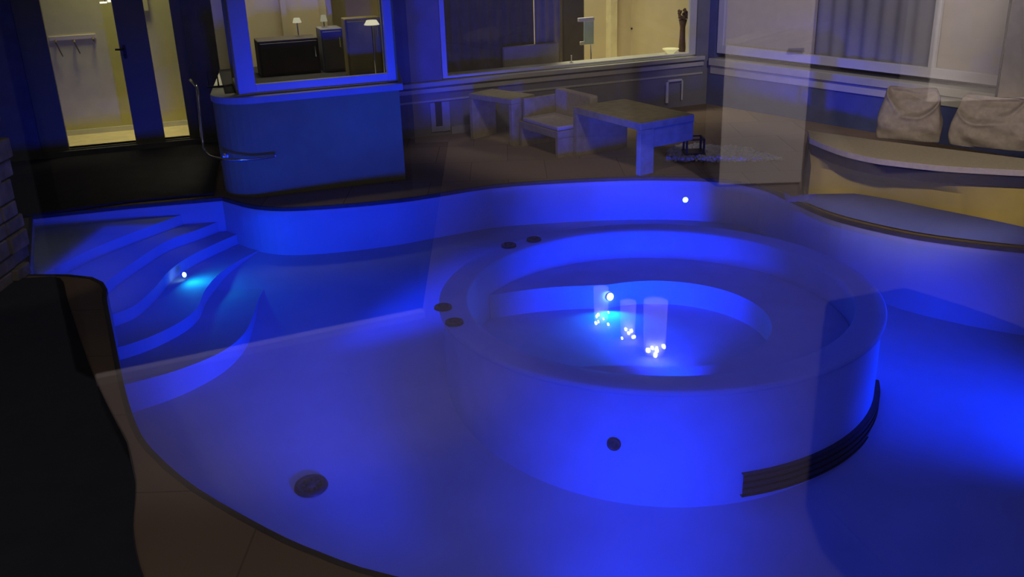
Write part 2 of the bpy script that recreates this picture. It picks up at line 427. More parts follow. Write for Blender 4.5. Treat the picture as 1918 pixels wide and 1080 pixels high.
TOP = 2.7
def window(F, name, label, xl0, xl1, xr1, xr0, yb0, yb1, n, muls=(), m=FRAME, th=.07):
    """xl0/xl1 outer and inner left post, xr1/xr0 inner and outer right post, each read at (x,y); yb0 bottom, yb1 top of bottom rail"""
    r = sroot(name, label, 'window', F.at(F.px(*xl0, n)[0], 0, n))
    uL0, uL1, uR1, uR0 = [F.px(*q, n)[0] for q in (xl0, xl1, xr1, xr0)]
    zb0 = F.px(*yb0, n)[1]; zb1 = F.px(*yb1, n)[1]
    mb = MB(); F.box(mb, uL0, uL1, zb0, TOP, n-th, n); F.box(mb, uR1, uR0, zb0, TOP, n-th, n)
    F.box(mb, uL1, uR1, zb0, zb1, n-th, n-.002); F.box(mb, uL1, uR1, TOP-.08, TOP, n-th, n-.002)
    for q in muls:
        u = F.px(*q[0], n)[0]; w = F.px(*q[1], n)[0]; F.box(mb, u, w, zb1, TOP-.08, n-th+.005, n-.004)
    mb.build('frame', m, r, bevel=.006)
    mb = MB(); F.box(mb, uL1, uR1, zb1, TOP-.08, n-th*.6, n-th*.6+.008); mb.build('glass', GLASS, r)
    return r, uL0, uR0, zb0, zb1

w1, a1u, b1u, z1, zz1 = window(FA, 'window_1', 'large bay window with a white frame above the rounded plinth', (436, 90), (470, 90), (723, 90), (741, 90), (600, 165), (600, 148), -.10)
# side light of the bay on its left return
s0 = FA.at(a1u, 0, -.10)
sd = (Vector((-3.80, 13.3, 0))-s0).normalized()
FS = Fr((s0.x-.35*0+sd.x*.9-.02, s0.y+sd.y*.9), (s0.x-.02, s0.y))
mb = MB()
FS.box(mb, FS.L-.20, FS.L-.12, 1.115, TOP, -.05, .0); FS.box(mb, 0, .08, 1.115, TOP, -.05, 0); FS.box(mb, .08, FS.L-.2, 1.115, 1.2, -.05, -.002)
mb.build('side_frame', FRAMED, w1)
mb = MB(); FS.box(mb, .08, FS.L-.2, 1.2, TOP, -.03, -.024); mb.build('side_glass', GLASS, w1)
# bay body: pier right of the window and its return
mb = MB(); FA.box(mb, b1u, 2.0, 1.115, 3.2, -.2, -.09); FA.box(mb, a1u-.02, 2.0, TOP, 4.8, -.2, -.08)
mb.prism([(FA.at(1.9, 0, -.2).x, FA.at(1.9, 0, -.2).y), (FA.at(2.0, 0, -.2).x, FA.at(2.0, 0, -.2).y), (-1.56, 13.6), (-1.70, 13.6)], 1.115, 3.2)
struct(mb.build('wall_bay_pier', RENDER), 'rendered pier right of the bay window', 'wall')
# room behind the bay
mb = MB(); FA.box(mb, .22, 1.9, 0.9, 3.2, -2.35, -2.25); FA.box(mb, 1.55, 1.62, 1.1, 3.2, -2.25, -1.7); FA.box(mb, .55, .60, 1.1, 3.2, -2.25, -2.0); FA.box(mb, 1.05, 1.12, 1.1, 3.2, -2.25, -2.1)
struct(mb.build('wall_kitchen', CREAM), 'dim olive kitchen wall seen through the bay window', 'wall')
mb = MB(); mb.prism([(p.x, p.y) for p in (FA.at(.2, 0, -2.25), FA.at(.12, 0, -.35), FA.at(1.88, 0, -.35), FA.at(1.88, 0, -2.25))], 1.116, 1.12)
struct(mb.build('floor_kitchen', DARKGR), 'dark kitchen floor behind the bay window', 'floor')
def fbox_px(F, mb, x0, x1, y0, y1, n, depth, floor=None):
    u0, zt = F.px(x0, y0, n); u1, _ = F.px(x1, y0, n); zb = F.px((x0+x1)/2, y1, n)[1] if floor is None else floor
    F.box(mb, u0, u1, zb, zt, n-depth, n); return (u0, u1, zb, zt)
def furn(F, name, label, cat, px, n, depth, floor, m, kind='door', group=None, hm=CHROME):
    u0, zt = F.px(px[0], px[2], n); u1, _ = F.px(px[1], px[2], n)
    t = thing(name, label, cat, F.at((u0+u1)/2, floor, n-depth/2), group)
    mb = MB(); F.box(mb, u0, u1, floor, zt, n-depth, n); mb.build('body', m, t, bevel=.01)
    mb = MB(); F.box(mb, u0+.02, u1-.02, floor+.03, zt-.03, n+.001, n+.02); d = mb.build('door', m, t, bevel=.005)
    mb = MB(); mb.tube([F.at(u1-.05, zt-.1, n+.035), F.at(u1-.05, zt-.22, n+.035)], .008, 8); mb.build('handle', hm, d)
    return t
furn(FA, 'kitchen_cabinet', 'tall dark grey cabinet in the middle of the bay window', 'cabinet', (600, 641, 55), -1.25, .35, 1.122, mat('grey_cabinet', (.16, .16, .19), .6))
furn(FA, 'kitchen_cabinet', 'wide brown cabinet at the right side of the bay window', 'cabinet', (645, 712, 36), -.72, .22, 1.122, mat('brown_cab', (.34, .28, .12), .6))
furn(FA, 'kitchen_counter', 'low black counter at the left of the bay window', 'counter', (482, 596, 78), -1.3, .4, 1.122, DKWOOD)
def tlamp(x, y, n, label, w=.1, h=.08):
    u, z = FA.px(x, y, n); p = FA.at(u, z, n)
    zb = {0: 1.113}.get(0)
    t = thing('table_lamp', label, 'lamp', p, 'lamps glimmering in the bay window')
    mb = MB(); mb.lathe([(w*.5, -h*.5), (w*.30, h*.45)], 20, p); mb.build('lamp_shade', glow('lamp_glow', (1, .93, .62), 1.5), t, smooth=True)
    return t, p
LZ = []
for (x, y, n, l) in [(556, 38, -1.5, 'left of three small lit lamps in the bay window, on the black counter'), (606, 34, -1.45, 'middle of three small lit lamps in the bay window, on the grey cabinet'), (696, 42, -.5, 'brightest and rightmost of three lit lamps in the bay window')]:
    u, z = FA.px(x, y, n); LZ.append((u, z, n, l))
tops = [FA.px(540, 78, -1.3)[1], FA.px(620, 55, -1.25)[1], None]
for i, (u, z, n, l) in enumerate(LZ):
    p = FA.at(u, z, n); zb = tops[i]+.006 if tops[i] else 1.123
    zb = min(zb, z-.06)
    t = thing('table_lamp', l, 'lamp', FA.at(u, zb, n), 'lamps glimmering in the bay window')
    w = (.055, .045, .09)[i]; h = (.055, .075, .05)[i]
    mb = MB(); mb.lathe([(w*1.0, -h*.5), (w*.65, h*.5), (w*.6, h*.5), (w*.95, -h*.5)], 20, p); mb.build('lamp_shade', glow('lamp_glow', (1, .95, .66), (.5, .3, .75)[i]), t, smooth=True)
    mb = MB(); mb.tube([(p.x, p.y, zb), (p.x, p.y, zb+.015), (p.x, p.y, zb+.02), (p.x, p.y, z)], [.035, .035, .008, .008], 12); mb.build('stem', CHROME, t)

# back facade with the second window
NW = -.07
mb = MB(); F2.box(mb, -.32, F2.L+.06, 0, .69, -.35, NW)
uu = F2.px(825, 90, NW)[0]; uv = F2.px(1306, 60, NW)[0]
F2.box(mb, -.25, uu, .69, 3.2, -.35, NW); F2.box(mb, uv, F2.L+.06, .69, 3.2, -.35, NW); F2.box(mb, -.1, F2.L, TOP, 4.8, -.35, NW)
struct(mb.build('wall_back', RENDERD), 'grey rendered house wall below and beside the second window', 'wall')
mb = MB(); F2.box(mb, -.27, F2.L-.04, .69, .75, -.35, 0.0); F2.box(mb, -.28, F2.L-.04, .60, .66, -.2, -.03)
F2.box(mb, -.28, F2.L-.04, .47, .50, -.2, -.05)
struct(mb.build('trim_5', SILL, bevel=.008), 'stepped pale ledge below the second window', 'ledge')
w2 = window(F2, 'window_2', 'wide second window with lit room behind it', (825, 60), (834, 60), (1292, 60), (1306, 60), (1000, 131), (1000, 127), -.10)
# room behind the second window
mb = MB(); F2.box(mb, -.6, 5.0, .0, 3.2, -3.1, -3.0); F2.box(mb, 4.9, 5.0, 0, 3.2, -3.0, -.36)
struct(mb.build('wall_lounge', CREAM), 'warm cream room wall seen through the second window', 'wall')
mb = MB(); F2.box(mb, -.6, 4.9, .0, .1, -3.0, -.36)
struct(mb.build('floor_lounge', OAKF), 'pale floor of the room behind the second window', 'floor')
mb = MB(); F2.box(mb, w2[1]+.01, w2[2]-.01, .69, .775, -.52, -.19)
struct(mb.build('trim_6', SILL), 'inner sill of the second window', 'ledge')
def curtain(F, name, label, x0, x1, y, n, m, z0, z1, folds):
    u0 = F.px(x0, y, n)[0]; u1 = F.px(x1, y, n)[0]; mb = MB(); K = folds*8
    a, b = [], []
    for k in range(K+1):
        u = u0+(u1-u0)*k/K; d = .022*math.sin(k/8*2*PI)
        a.append((F.at(u, z0, n+d), F.at(u, z1, n+d)))
    fr = [[mb.bm.verts.new(p) for p in q] for q in a]
    bk = [[mb.bm.verts.new(p-F.n*.006) for p in q] for q in a]
    for k in range(K):
        mb.bm.faces.new((fr[k][0], fr[k+1][0], fr[k+1][1], fr[k][1])); mb.bm.faces.new((bk[k][0], bk[k][1], bk[k+1][1], bk[k+1][0]))
    o = mb.build(name, m, smooth=True); return tag(o, label, 'curtain')
curtain(F2, 'curtain', 'dark curtain filling the left part of the second window', 834, 1000, 60, -.75, mat('curtain_dark', (.10, .09, .07), .9), .12, 2.6, 9)
curtain(F2, 'curtain', 'narrow pale curtain beside the dark one in the second window', 1002, 1049, 60, -.70, mat('curtain_pale', (.34, .30, .22), .9), .12, 2.6, 3)
furn(F2, 'wardrobe', 'tall black wardrobe between pale curtain and lit wall in the second window', 'wardrobe', (1052, 1094, -60), -1.6, .3, .1, DKWOOD)
# hanging towel on a short rail
u0, zt = F2.px(1083, 34, -1.1); u1, zb = F2.px(1112, 82, -1.1)
t = thing('towel_rack', 'pale blue towel hanging from a bright rail behind the second window', 'towel rack', F2.at(u0, zb, -1.1))
TW = mat('towel_blue', (.60, .80, .86), .9)
mb = MB(); F2.box(mb, u0+.10, u1, zb, zt-.05, -1.12, -1.09); mb.build('towel', TW, t, bevel=.008)
mb = MB(); F2.box(mb, u0, u1, zt-.055, zt, -1.13, -1.07); mb.build('rail', FRAME, t, bevel=.006)
mb = MB(); F2.box(mb, u0+.03, u0+.10, zb, zb+.05, -1.12, -1.08); mb.build('clip', FRAME, t, bevel=.006)
mb = MB(); mb.tube([F2.at(u1-.02, .1, -1.15), F2.at(u1-.02, zt, -1.15)], .014, 10); mb.tube([F2.at(u1-.02, .1, -1.15), F2.at(u1-.02, .12, -1.15)], [.12, .11], 20); mb.build('stand', CHROME, t)
# interior door
n = -2.9
u0 = F2.px(1140, 40, n)[0]; u1 = F2.px(1152, 40, n)[0]; u2 = F2.px(1198, 40, n)[0]; u3 = F2.px(1205, 40, n)[0]
d = sroot('door_2', 'cream inner door with a dark handle behind the second window', 'door', F2.at(u0, .1, n))
mb = MB(); F2.box(mb, u0, u1, .1, 2.4, n-.1, n+.08); F2.box(mb, u2, u3, .1, 2.4, n-.1, n+.08); F2.box(mb, u1, u2, 2.2, 2.4, n-.1, n+.08); mb.build('casing', mat('casing_cream', (.92, .86, .60), .5), d)
mb = MB(); F2.box(mb, u1, u2, .1, 2.2, n-.06, n+.01); F2.box(mb, u1, u2, .1, .22, n, n+.02); l = mb.build('door_leaf', CREAM, d)
uh, zh = F2.px(1188, 53, n+.04); mb = MB(); mb.tube([F2.at(uh-.07, zh, n+.05), F2.at(uh+.05, zh, n+.05)], .018, 8); mb.tube([F2.at(uh+.04, zh, n+.0), F2.at(uh+.04, zh, n+.05)], .012, 8); mb.build('handle', BLACK, l)
# things on the inner sill
def lathe_thing(name, label, cat, p, prof, m):
    t = thing(name, label, cat, p); mb = MB(); mb.lathe(prof, 28, p); mb.build('body', m, t, smooth=True); return t
u, z = F2.px(1277, 102, -.44); p = F2.at(u, .777, -.44)
t = lathe_thing('flower_vase', 'tall brown vase of dried flowers on the inner sill of the second window', 'vase', p, [(0, 0), (.05, 0), (.055, .06), (.045, .2), (.04, .36), (.065, .48), (.055, .48), (.03, .36), (0, .3)], BROWN)
mb = MB(); random.seed(5)
for k in range(16):
    a = random.uniform(0, 2*PI); r = random.uniform(.03, .09); h = random.uniform(.50, .62)
    e = p+Vector((r*math.cos(a), r*math.sin(a), h)); mb.tube([p+Vector((0, 0, .38)), p+Vector((r*.4*math.cos(a), r*.4*math.sin(a), .48)), e], .005, 5)
    for q in range(3):
        c = e+Vector((random.uniform(-.02, .02), random.uniform(-.02, .02), random.uniform(-.03, .02)))
        bmesh.ops.create_icosphere(mb.bm, subdivisions=1, radius=random.uniform(.016, .028), matrix=Matrix.Translation(c))
mb.build('flowers', BROWN, t)
u, z = F2.px(1256, 100, -.33); p = F2.at(u, .775, -.33)
t = thing('bowl', 'shallow glowing yellow bowl lamp beside the vase on the inner sill', 'bowl', p)
mb = MB(); mb.lathe([(0, .0), (.05, 0), (.06, .02), (.13, .075), (.125, .08), (.05, .03), (0, .025)], 28, p); mb.build('body', mat('yellow_glaze', (.95, .90, .42), .4, emit=(1, .92, .5), es=.35), t, smooth=True)
u, z = F2.px(1068, 115, -.4); p = F2.at(u, .775, -.36)
t = thing('candlestick', 'thin pale candlestick on the inner sill below the black wardrobe', 'candlestick', p)
mb = MB(); mb.lathe([(0, 0), (.03, 0), (.03, .01), (.008, .02), (.008, .10), (.014, .11), (0, .11)], 16, p); mb.build('holder', FRAME, t, smooth=True)
# pale chair back
n = -.62; u0, zt = F2.px(942, 88, n); u1, _ = F2.px(1046, 92, n)
t = thing('chair', 'pale low-backed chair in front of the curtains in the second window', 'chair', F2.at((u0+u1)/2, .1, n))
CH = mat('chair_fabric', (.36, .33, .26), .9)
mb = MB(); F2.box(mb, u0, u1, .5, zt, n-.05, n+.02); mb.build('backrest', CH, t, bevel=.02)
for q in (u0+.04, u1-.04):
    mb = MB(); F2.box(mb, q-.025, q+.025, .1, .5, n-.04, n+.01); mb.build('leg', DKWOOD, t)

# fittings on the lower wall
n = NW
u0, zt = F2.px(803, 172, n); u1, zb = F2.px(843, 243, n)
t = thing('wall_vent', 'tall pale-framed vent with a dark slot low on the back wall', 'vent', F2.at(u0, .1, n))
PALEV = mat('vent_frame', (.42, .44, .56), .7)
zb = max(zb, .03)
mb = MB(); F2.box(mb, u0, u0+.07, zb, .46, n, n+.03); F2.box(mb, u1-.11, u1, zb, .46, n, n+.03); F2.box(mb, u0+.07, u1-.11, zb, zb+.07, n, n+.03); mb.build('frame', PALEV, t, bevel=.005)
mb = MB(); F2.box(mb, u0+.07, u1-.11, zb+.07, .46, n, n+.008); mb.build('slot', NAVY, t)
u2 = F2.px(882, 240, n)[0]
mb = MB(); F2.box(mb, u1+.01, u2, .001, .10, n, n+.04)
struct(mb.build('baseboard_back', PALEV), 'short pale skirting beside the wall vent', 'skirting')
u0, zt = F2.px(1250, 152, NW+.05); u1, _ = F2.px(1278, 152, NW+.05); _, zb = F2.px(1252, 192, NW+.05)
t = thing('wall_rail', 'white upside-down U rail fixed to the back wall above the table', 'rail', F2.at(u0, zb, NW))
WR = mat('rail_white', (.80, .80, .86), .4)
mb = MB(); mb.tube([F2.at(u0, zb, NW+.05), F2.at(u0, zt-.02, NW+.05), F2.at(u0+.02, zt, NW+.05), F2.at(u1-.02, zt, NW+.05), F2.at(u1, zt-.02, NW+.05), F2.at(u1, zb+.02, NW+.05)], [.025, .022, .02, .02, .016, .012], 10); mb.build('bar', WR, t)
for u in (u0, u1):
    mb = MB(); mb.tube([F2.at(u, zt-.06, NW), F2.at(u, zt-.06, NW+.05)], .012, 8); mb.build('bracket', WR, t)

# right-hand facade with the third window
mb = MB(); FB.box(mb, -.12, 6.5, 0, .70, -.35, NW)
zB0 = FB.px(1600, 138, -.1)[1]; 
FB.box(mb, -.12, FB.px(1340, 60, NW)[0], .7, 3.2, -.35, NW)
struct(mb.build('wall_right', mat('blue_lit_wall', (.08, .11, .32), .8)), 'house wall behind the curved bench, coloured as if lit blue', 'wall')  # wall colour carries the blue light that falls on it
mb = MB(); za = FB.px(1640, 148, 0)[1]; zb = FB.px(1640, 163, 0)[1]
FB.box(mb, .02, 6.5, zb, za, -.35, 0.0); FB.box(mb, .02, 6.5, zb-.13, zb-.01, -.2, -.045)
struct(mb.build('trim_7', SILL, bevel=.008), 'pale ledge below the third window, behind the cushions', 'ledge')
w3 = window(FB, 'window_3', 'long third window with blinds, on the right-hand wall', (1344, 60), (1355, 60), (1895, 100), (1915, 100), (1640, 134), (1640, 116), -.09, muls=(((1745, 60), (1757, 60)),))
def blind(label, x0, x1, y, m, n=-.2):
    u0 = FB.px(x0, y, n)[0]; u1 = FB.px(x1, y, n)[0]; zb = w3[4]-.05
    mb = MB(); FB.box(mb, u0, u1, zb, 2.6, n-.012, n)
    o = mb.build('roller_blind', m); tag(o, label, 'blind'); return o
blind('dusky pink blind in the left part of the third window', 1357, 1527, 60, BLIND)
curtain(FB, 'curtain', 'grey-blue pleated curtain in the middle of the third window', 1529, 1745, 60, -.24, CURTG, w3[4]-.05, 2.6, 7)
blind('warm beige blind in the right part of the third window', 1758, 1900, 60, BLIND)
mb = MB(); FB.box(mb, 0, 6.5, .7, 3.2, -.6, -.5); struct(mb.build('wall_right_room', RENDERD), 'dark room wall behind the third window', 'wall')
# framed board on the right wall
n = .05; u0, zb = FB.px(1863, 189, n); u1 = u0+.9
t = thing('wall_board', 'pale pink board with a black lower edge at the right end of the third window', 'board', FB.at(u0, zb, 0))
mb = MB(); FB.box(mb, u0+.025, u1, zb+.03, 2.7, .0, n); mb.build('panel', mat('board_pink', (.66, .56, .50), .7), t)
mb = MB(); FB.box(mb, u0, u0+.025, zb, 2.7, 0, n+.015); FB.box(mb, u0+.025, u1, zb, zb+.03, 0, n+.015); mb.build('edge', BLACK, t)

# door facade
n = 0
def U(x, y, nn=0): return FC.px(x, y, nn)[0]
zd0 = .10
uL0, uL1, uM0, uM1, uR1, uR0 = U(30, 60), U(84, 60), U(218, 60), U(276, 60), U(325, 60), U(345, 60)
mb = MB(); FC.box(mb, -4, uL0, 0, 3.3, -.3, .0); FC.box(mb, uR0, 3.4, 0, 3.3, -.3, 0); FC.box(mb, uL0, uR0, 0, zd0, -.3, .02); FC.box(mb, uL0, uR0, 2.9, 4.8, -.3, 0)
struct(mb.build('wall_door', mat('door_wall', (.16, .16, .15), .85)), 'dark wall around the glass door', 'wall')
d = sroot('door_1', 'glazed double door into a lit hallway, left of the bay window', 'door', FC.at(uL0, zd0, 0))
zr = FC.px(200, 275, -.05)[1]
mb = MB(); FC.box(mb, uL0, uL1, zd0, 2.9, -.14, -.05); FC.box(mb, uM0, uM1, zd0, 2.9, -.14, -.05); FC.box(mb, uR1, uR0, zd0, 2.9, -.14, -.05)
FC.box(mb, uL1, uM0, zd0, zr, -.13, -.055); FC.box(mb, uM1, uR1, zd0, zr, -.13, -.055); FC.box(mb, uL0, uR0, 2.75, 2.9, -.15, -.04); mb.build('frame', FRAMED, d, bevel=.006)
mb = MB(); FC.box(mb, uL1, uM0, zr, 2.75, -.10, -.092); mb.build('glass', GLASS, d)
mb = MB(); FC.box(mb, uM1, uR1, zr, 2.75, -.10, -.092); mb.build('glass', GLASS, d)
uh, zh = FC.px(228, 93, 0); mb = MB(); mb.tube([FC.at(uh+.03, zh, -.05), FC.at(uh+.03, zh, .02), FC.at(uh-.08, zh+.01, .025)], .013, 8)
FC.box(mb, uh+.01, uh+.05, zh-.12, zh+.05, -.05, -.035); mb.tube([FC.at(uh+.03, zh-.09, -.05), FC.at(uh+.03, zh-.09, .01)], .018, 10); mb.build('handle', BLACK, d)
# hallway
hw = gz(160, 251, .1); nb = (hw-FC.o).dot(FC.n)
mb = MB(); FC.box(mb, -1.6, 2.6, 0, 3.2, nb-.1, nb); FC.box(mb, -1.7, -1.6, 0, 3.2, nb, -.15); FC.box(mb, 2.6, 2.7, 0, 3.2, nb, -.15)
uw, _ = FC.px(268, 40, nb+.02); FC.box(mb, uw, uw+.10, 1.75, 3.2, nb, nb+.04)
struct(mb.build('wall_hall', mat('hall_cream', (.68, .64, .30), .85, var=.05)), 'cream hallway wall behind the glass door', 'wall')
mb = MB(); FC.box(mb, -1.6, 2.6, 0, .1, nb, -.15); struct(mb.build('floor_hall', OAKF), 'bright yellowish hallway floor behind the glass door', 'floor')
mb = MB(); FC.box(mb, -1.6, 2.6, .1, .17, nb, nb+.015); struct(mb.build('baseboard_hall', FRAME), 'white skirting of the hallway', 'skirting')
zh0 = FC.px(140, 72, nb+.03)[1]
t = thing('coat_rack', 'wall-mounted coat rack with three dark hooks in the hallway', 'coat rack', FC.at(U(140, 72, nb), zh0, nb))
mb = MB(); FC.box(mb, U(92, 72, nb), U(180, 72, nb), zh0-.012, zh0+.04, nb, nb+.02); mb.build('rail', CREAM, t)
for x, y, l in ((104, 76, .22), (139, 76, .18), (174, 71, .05)):
    u, z = FC.px(x, y, nb+.05); mb = MB()
    mb.tube([FC.at(u, z, nb+.02), FC.at(u, z-.02, nb+.06), FC.at(u+l*.25, z-l, nb+.05)], [.014, .014, .008], 8); mb.build('hook', mat('hook_bronze', (.14, .11, .05), .5), t)
u, z = FC.px(197, 3, -.6); p = FC.at(u, z, -.6)
t = thing('hall_lantern', 'small bright lamp hanging at the top of the hallway door', 'lamp', p)
mb = MB(); FC.box(mb, u-.07, u+.02, z-.02, z+.0, -.63, -.57); FC.box(mb, u+.03, u+.07, z-.01, z+.05, -.63, -.57); mb.build('bulb', glow('hall_bulb', (1, .97, .85), 1.3), t)
mb = MB(); mb.tube([FC.at(u, z, -.6), FC.at(u, 3.0, -.6)], .006, 6); mb.build('cord', BLACK, t)

# black stake holder on the bay ledge
t = thing('candle_stand', 'little black stand with two upright spikes on the left end of the plinth ledge', 'candle stand', gz(402, 165, 1.117))
a = gz(388, 165, 1.117); b = gz(420, 163, 1.117)
mb = MB(); mb.tube([a+Vector((0, 0, .01)), b+Vector((0, 0, .01))], .012, 8); mb.build('base', BLACK, t)
for x, y, hh in ((392, 164, .20), (410, 164, .20)):
    p = gz(x, y, 1.117); mb = MB(); mb.tube([p, p+Vector((0, 0, hh))], [.011, .005], 8); mb.build('spike', BLACK, t)
# handrail at the steps
hp = [gy(356, 149, 11.0), gy(364, 157, 10.85), gy(370, 170, 10.75), gy(376, 230, 10.70), gy(381, 275, 10.65), gy(390, 289, 10.52), gy(402, 295, 10.38), gy(425, 298, 10.24), gy(450, 299, 10.24), gy(480, 297, 10.30), gy(515, 292, 10.38)]
t = thing('handrail', 'bent chrome grab rail wrapping the rounded corner of the plinth', 'handrail', hp[6])
mb = MB(); mb.tube(smooth_path(hp, 4), .016, 10); mb.build('rail', CHROME, t, smooth=True)
for i in (7, 10):
    p = hp[i]; mb = MB(); q = p-FA.n*.17; mb.tube([p, q], .011, 8); mb.tube([q, q+FA.n*.012], .03, 14); mb.build('bracket', CHROME, t)

# ------------------------------------------------------------------ terrace furniture
class Ob:
    """local frame on the ground: s along d, e across, z up"""
    def __init__(s, p, d): s.p = Vector((p[0], p[1], 0)); s.d = Vector((d[0], d[1], 0)).normalized(); s.e = Vector((-s.d.y, s.d.x, 0))
    def at(s, a, b, z): return s.p+s.d*a+s.e*b+Vector((0, 0, z))
    def box(s, mb, a0, a1, b0, b1, z0, z1):
        q = [s.at(a0, b0, 0), s.at(a1, b0, 0), s.at(a1, b1, 0), s.at(a0, b1, 0)]; mb.prism([(v.x, v.y) for v in q], z0, z1); return mb
D = (.52, -.855)
def table(label, p, d, L, W, Hh, th, lw, m, group):
    o = Ob(p, d); t = thing('terrace_table', label, 'table', o.at(L/2, W/2, 0), group)
    mb = MB(); o.box(mb, 0, L, 0, W, Hh-th, Hh); mb.build('tabletop', m, t, bevel=.008)
    mb = MB(); o.box(mb, 0, lw, 0, W, 0, Hh-th); mb.build('leg', m, t, bevel=.006)
    mb = MB(); o.box(mb, L-lw, L, 0, .20, 0, Hh-th); mb.build('leg', m, t, bevel=.006)
    mb = MB(); o.box(mb, L-lw, L-.01, .20, W, Hh-th-.22, Hh-th); mb.build('apron', m, t, bevel=.004)
    return t
table('weathered low table at the far pool edge, right of the cushioned bench', (.83, 11.86), D, 1.32, .80, .62, .085, .075, TEAK, 'slab tables on the terrace')
table('weathered slab table at the back, left of the cushioned bench', (-.50, 13.02), (.62, -.60), .80, .45, .62, .07, .06, TEAK, 'slab tables on the terrace')
o = Ob((.17, 12.50), D)
t = thing('terrace_bench', 'low terrace bench with pale seat and back cushions between two tables', 'bench', o.at(.44, .35, 0))
mb = MB(); o.box(mb, 0, .88, 0, .62, .24, .33); mb.build('seat_frame', TEAK, t, bevel=.006)
mb = MB(); o.box(mb, 0, .05, 0, .62, 0, .24); mb.build('leg', TEAK, t); mb = MB(); o.box(mb, .83, .88, 0, .62, 0, .24); mb.build('leg', TEAK, t)
mb = MB(); o.box(mb, .0, .05, .05, .66, .335, .62); mb.build('armrest', TEAK, t, bevel=.006)
mb = MB(); o.box(mb, .06, .87, .01, .52, .333, .39); mb.build('seat_cushion', CUSH, t, bevel=.02)
mb = MB(); o.box(mb, .06, .87, .52, .64, .333, .70); mb.build('back_cushion', CUSH, t, bevel=.03)

# pebble bed beside the table and lantern
pb = [(1250, 300), (1330, 302), (1420, 301), (1466, 299), (1440, 291), (1400, 279), (1350, 274), (1300, 270), (1262, 273), (1250, 286)]
pb = [V2(gz(x, y, .03)) for x, y in pb]
cxp = sum(p.x for p in pb)/len(pb); cyp = sum(p.y for p in pb)/len(pb)
mb = MB(); random.seed(11)
def inside(p, poly):
    c = False
    for i in range(len(poly)):
        a, b = poly[i], poly[i-1]
        if (a.y > p.y) != (b.y > p.y) and p.x < (b.x-a.x)*(p.y-a.y)/(b.y-a.y)+a.x: c = not c
    return c
xs = [p.x for p in pb]; ys = [p.y for p in pb]; cnt = 0
while cnt < 1100:
    p = Vector((random.uniform(min(xs), max(xs)), random.uniform(min(ys), max(ys))))
    if not inside(p, pb): continue
    r = random.uniform(.022, .04); d = (Vector((cxp, cyp))-p).length
    Mx = Matrix.Translation((p.x, p.y, r*.6+random.uniform(0, .03)))@Matrix.Rotation(random.uniform(0, 6), 4, 'Z')@Matrix.Diagonal((1, .75, .6, 1))
    bmesh.ops.create_icosphere(mb.bm, subdivisions=1, radius=r, matrix=Mx); cnt += 1
o = mb.build('pebbles', PEB, smooth=True); tag(o, 'bed of white pebbles on the terrace right of the low table', 'pebbles', kind='stuff')
p = gz(1299, 284, .07); 
t = thing('lantern_frame', 'black square lantern frame standing on the white pebbles', 'lantern', (p.x, p.y, .06))
u = .105
for sx in (-1, 1):
    for sy in (-1, 1):
        mb = MB(); mb.box(p.x+sx*u-.012, p.x+sx*u+.012, p.y+sy*u-.012, p.y+sy*u+.012, .05, .25); mb.build('post', BLACK, t)
mb = MB(); mb.box(p.x-u-.02, p.x+u+.02, p.y-u-.02, p.y+u+.02, .055, .08); mb.build('base', BLACK, t)
mb = MB()
for sy in (-1, 1): mb.box(p.x-u, p.x+u, p.y+sy*u-.01, p.y+sy*u+.01, .235, .25)
for sx in (-1, 1): mb.box(p.x+sx*u-.01, p.x+sx*u+.01, p.y-u, p.y+u, .235, .25)
mb.build('top_rim', BLACK, t)

# curved bench with cushions
SZ = .60
front_px = [(1516, 264), (1550, 278), (1589, 291), (1640, 302), (1678, 307), (1740, 314), (1789, 318), (1918, 325), (2020, 328)]
fr = smooth_path([V2(gz(x, y, SZ-.03)) for x, y in front_px], 4)
back_px = [(1513, 244), (1640, 262), (1780, 283), (1918, 304), (2020, 320)]
bk = [V2(gz(x, y, SZ)) for x, y in back_px]
bk[-1] = fr[-1]+Vector((.55, .45)); bk[-2] = bk[-2]+Vector((.10, .12)); bk[-3] = bk[-3]+Vector((.05, .06))
b0 = V2(gz(1513, 244, SZ))
t = thing('curved_bench', 'curved built-in bench with a rounded beige front and pale seat pad', 'bench', ((fr[0].x+fr[-1].x)/2, (fr[0].y+fr[-1].y)/2+.3, 0))
def inset(path, amt):
    out = []
    for i, p in enumerate(path):
        tn = (path[min(i+1, len(path)-1)]-path[max(i-1, 0)]).normalized(); out.append(p+Vector((-tn.y, tn.x))*amt)
    return out
pad = fr+bk[::-1]
mb = MB(); mb.prism([(p.x, p.y) for p in pad], SZ-.055, SZ); mb.build('seat_pad', CUSH, t, bevel=.018)
gap_plan = inset(fr, .03)+[b-Vector((0, 0)) for b in bk[::-1]]
mb = MB(); mb.prism([(p.x, p.y) for p in gap_plan], SZ-.17, SZ-.058); mb.build('gap_shade', NAVY, t, bevel=.006)  # near-black band paints the shadow gap under the seat
fb = smooth_path([V2(gz(x, y, .15)) for x, y in [(1512, 352), (1560, 357), (1600, 362), (1678, 375), (1750, 390), (1840, 408), (1918, 425), (2020, 450)]], 4)
off = [(Vector((p.x, p.y))+Vector((.03, .05))) for p in fb]
base = off+[bk[-1]+Vector((0, -.02)), bk[-2], bk[-3], bk[1]+Vector((.05, .04)), b0+Vector((.03, 0))]
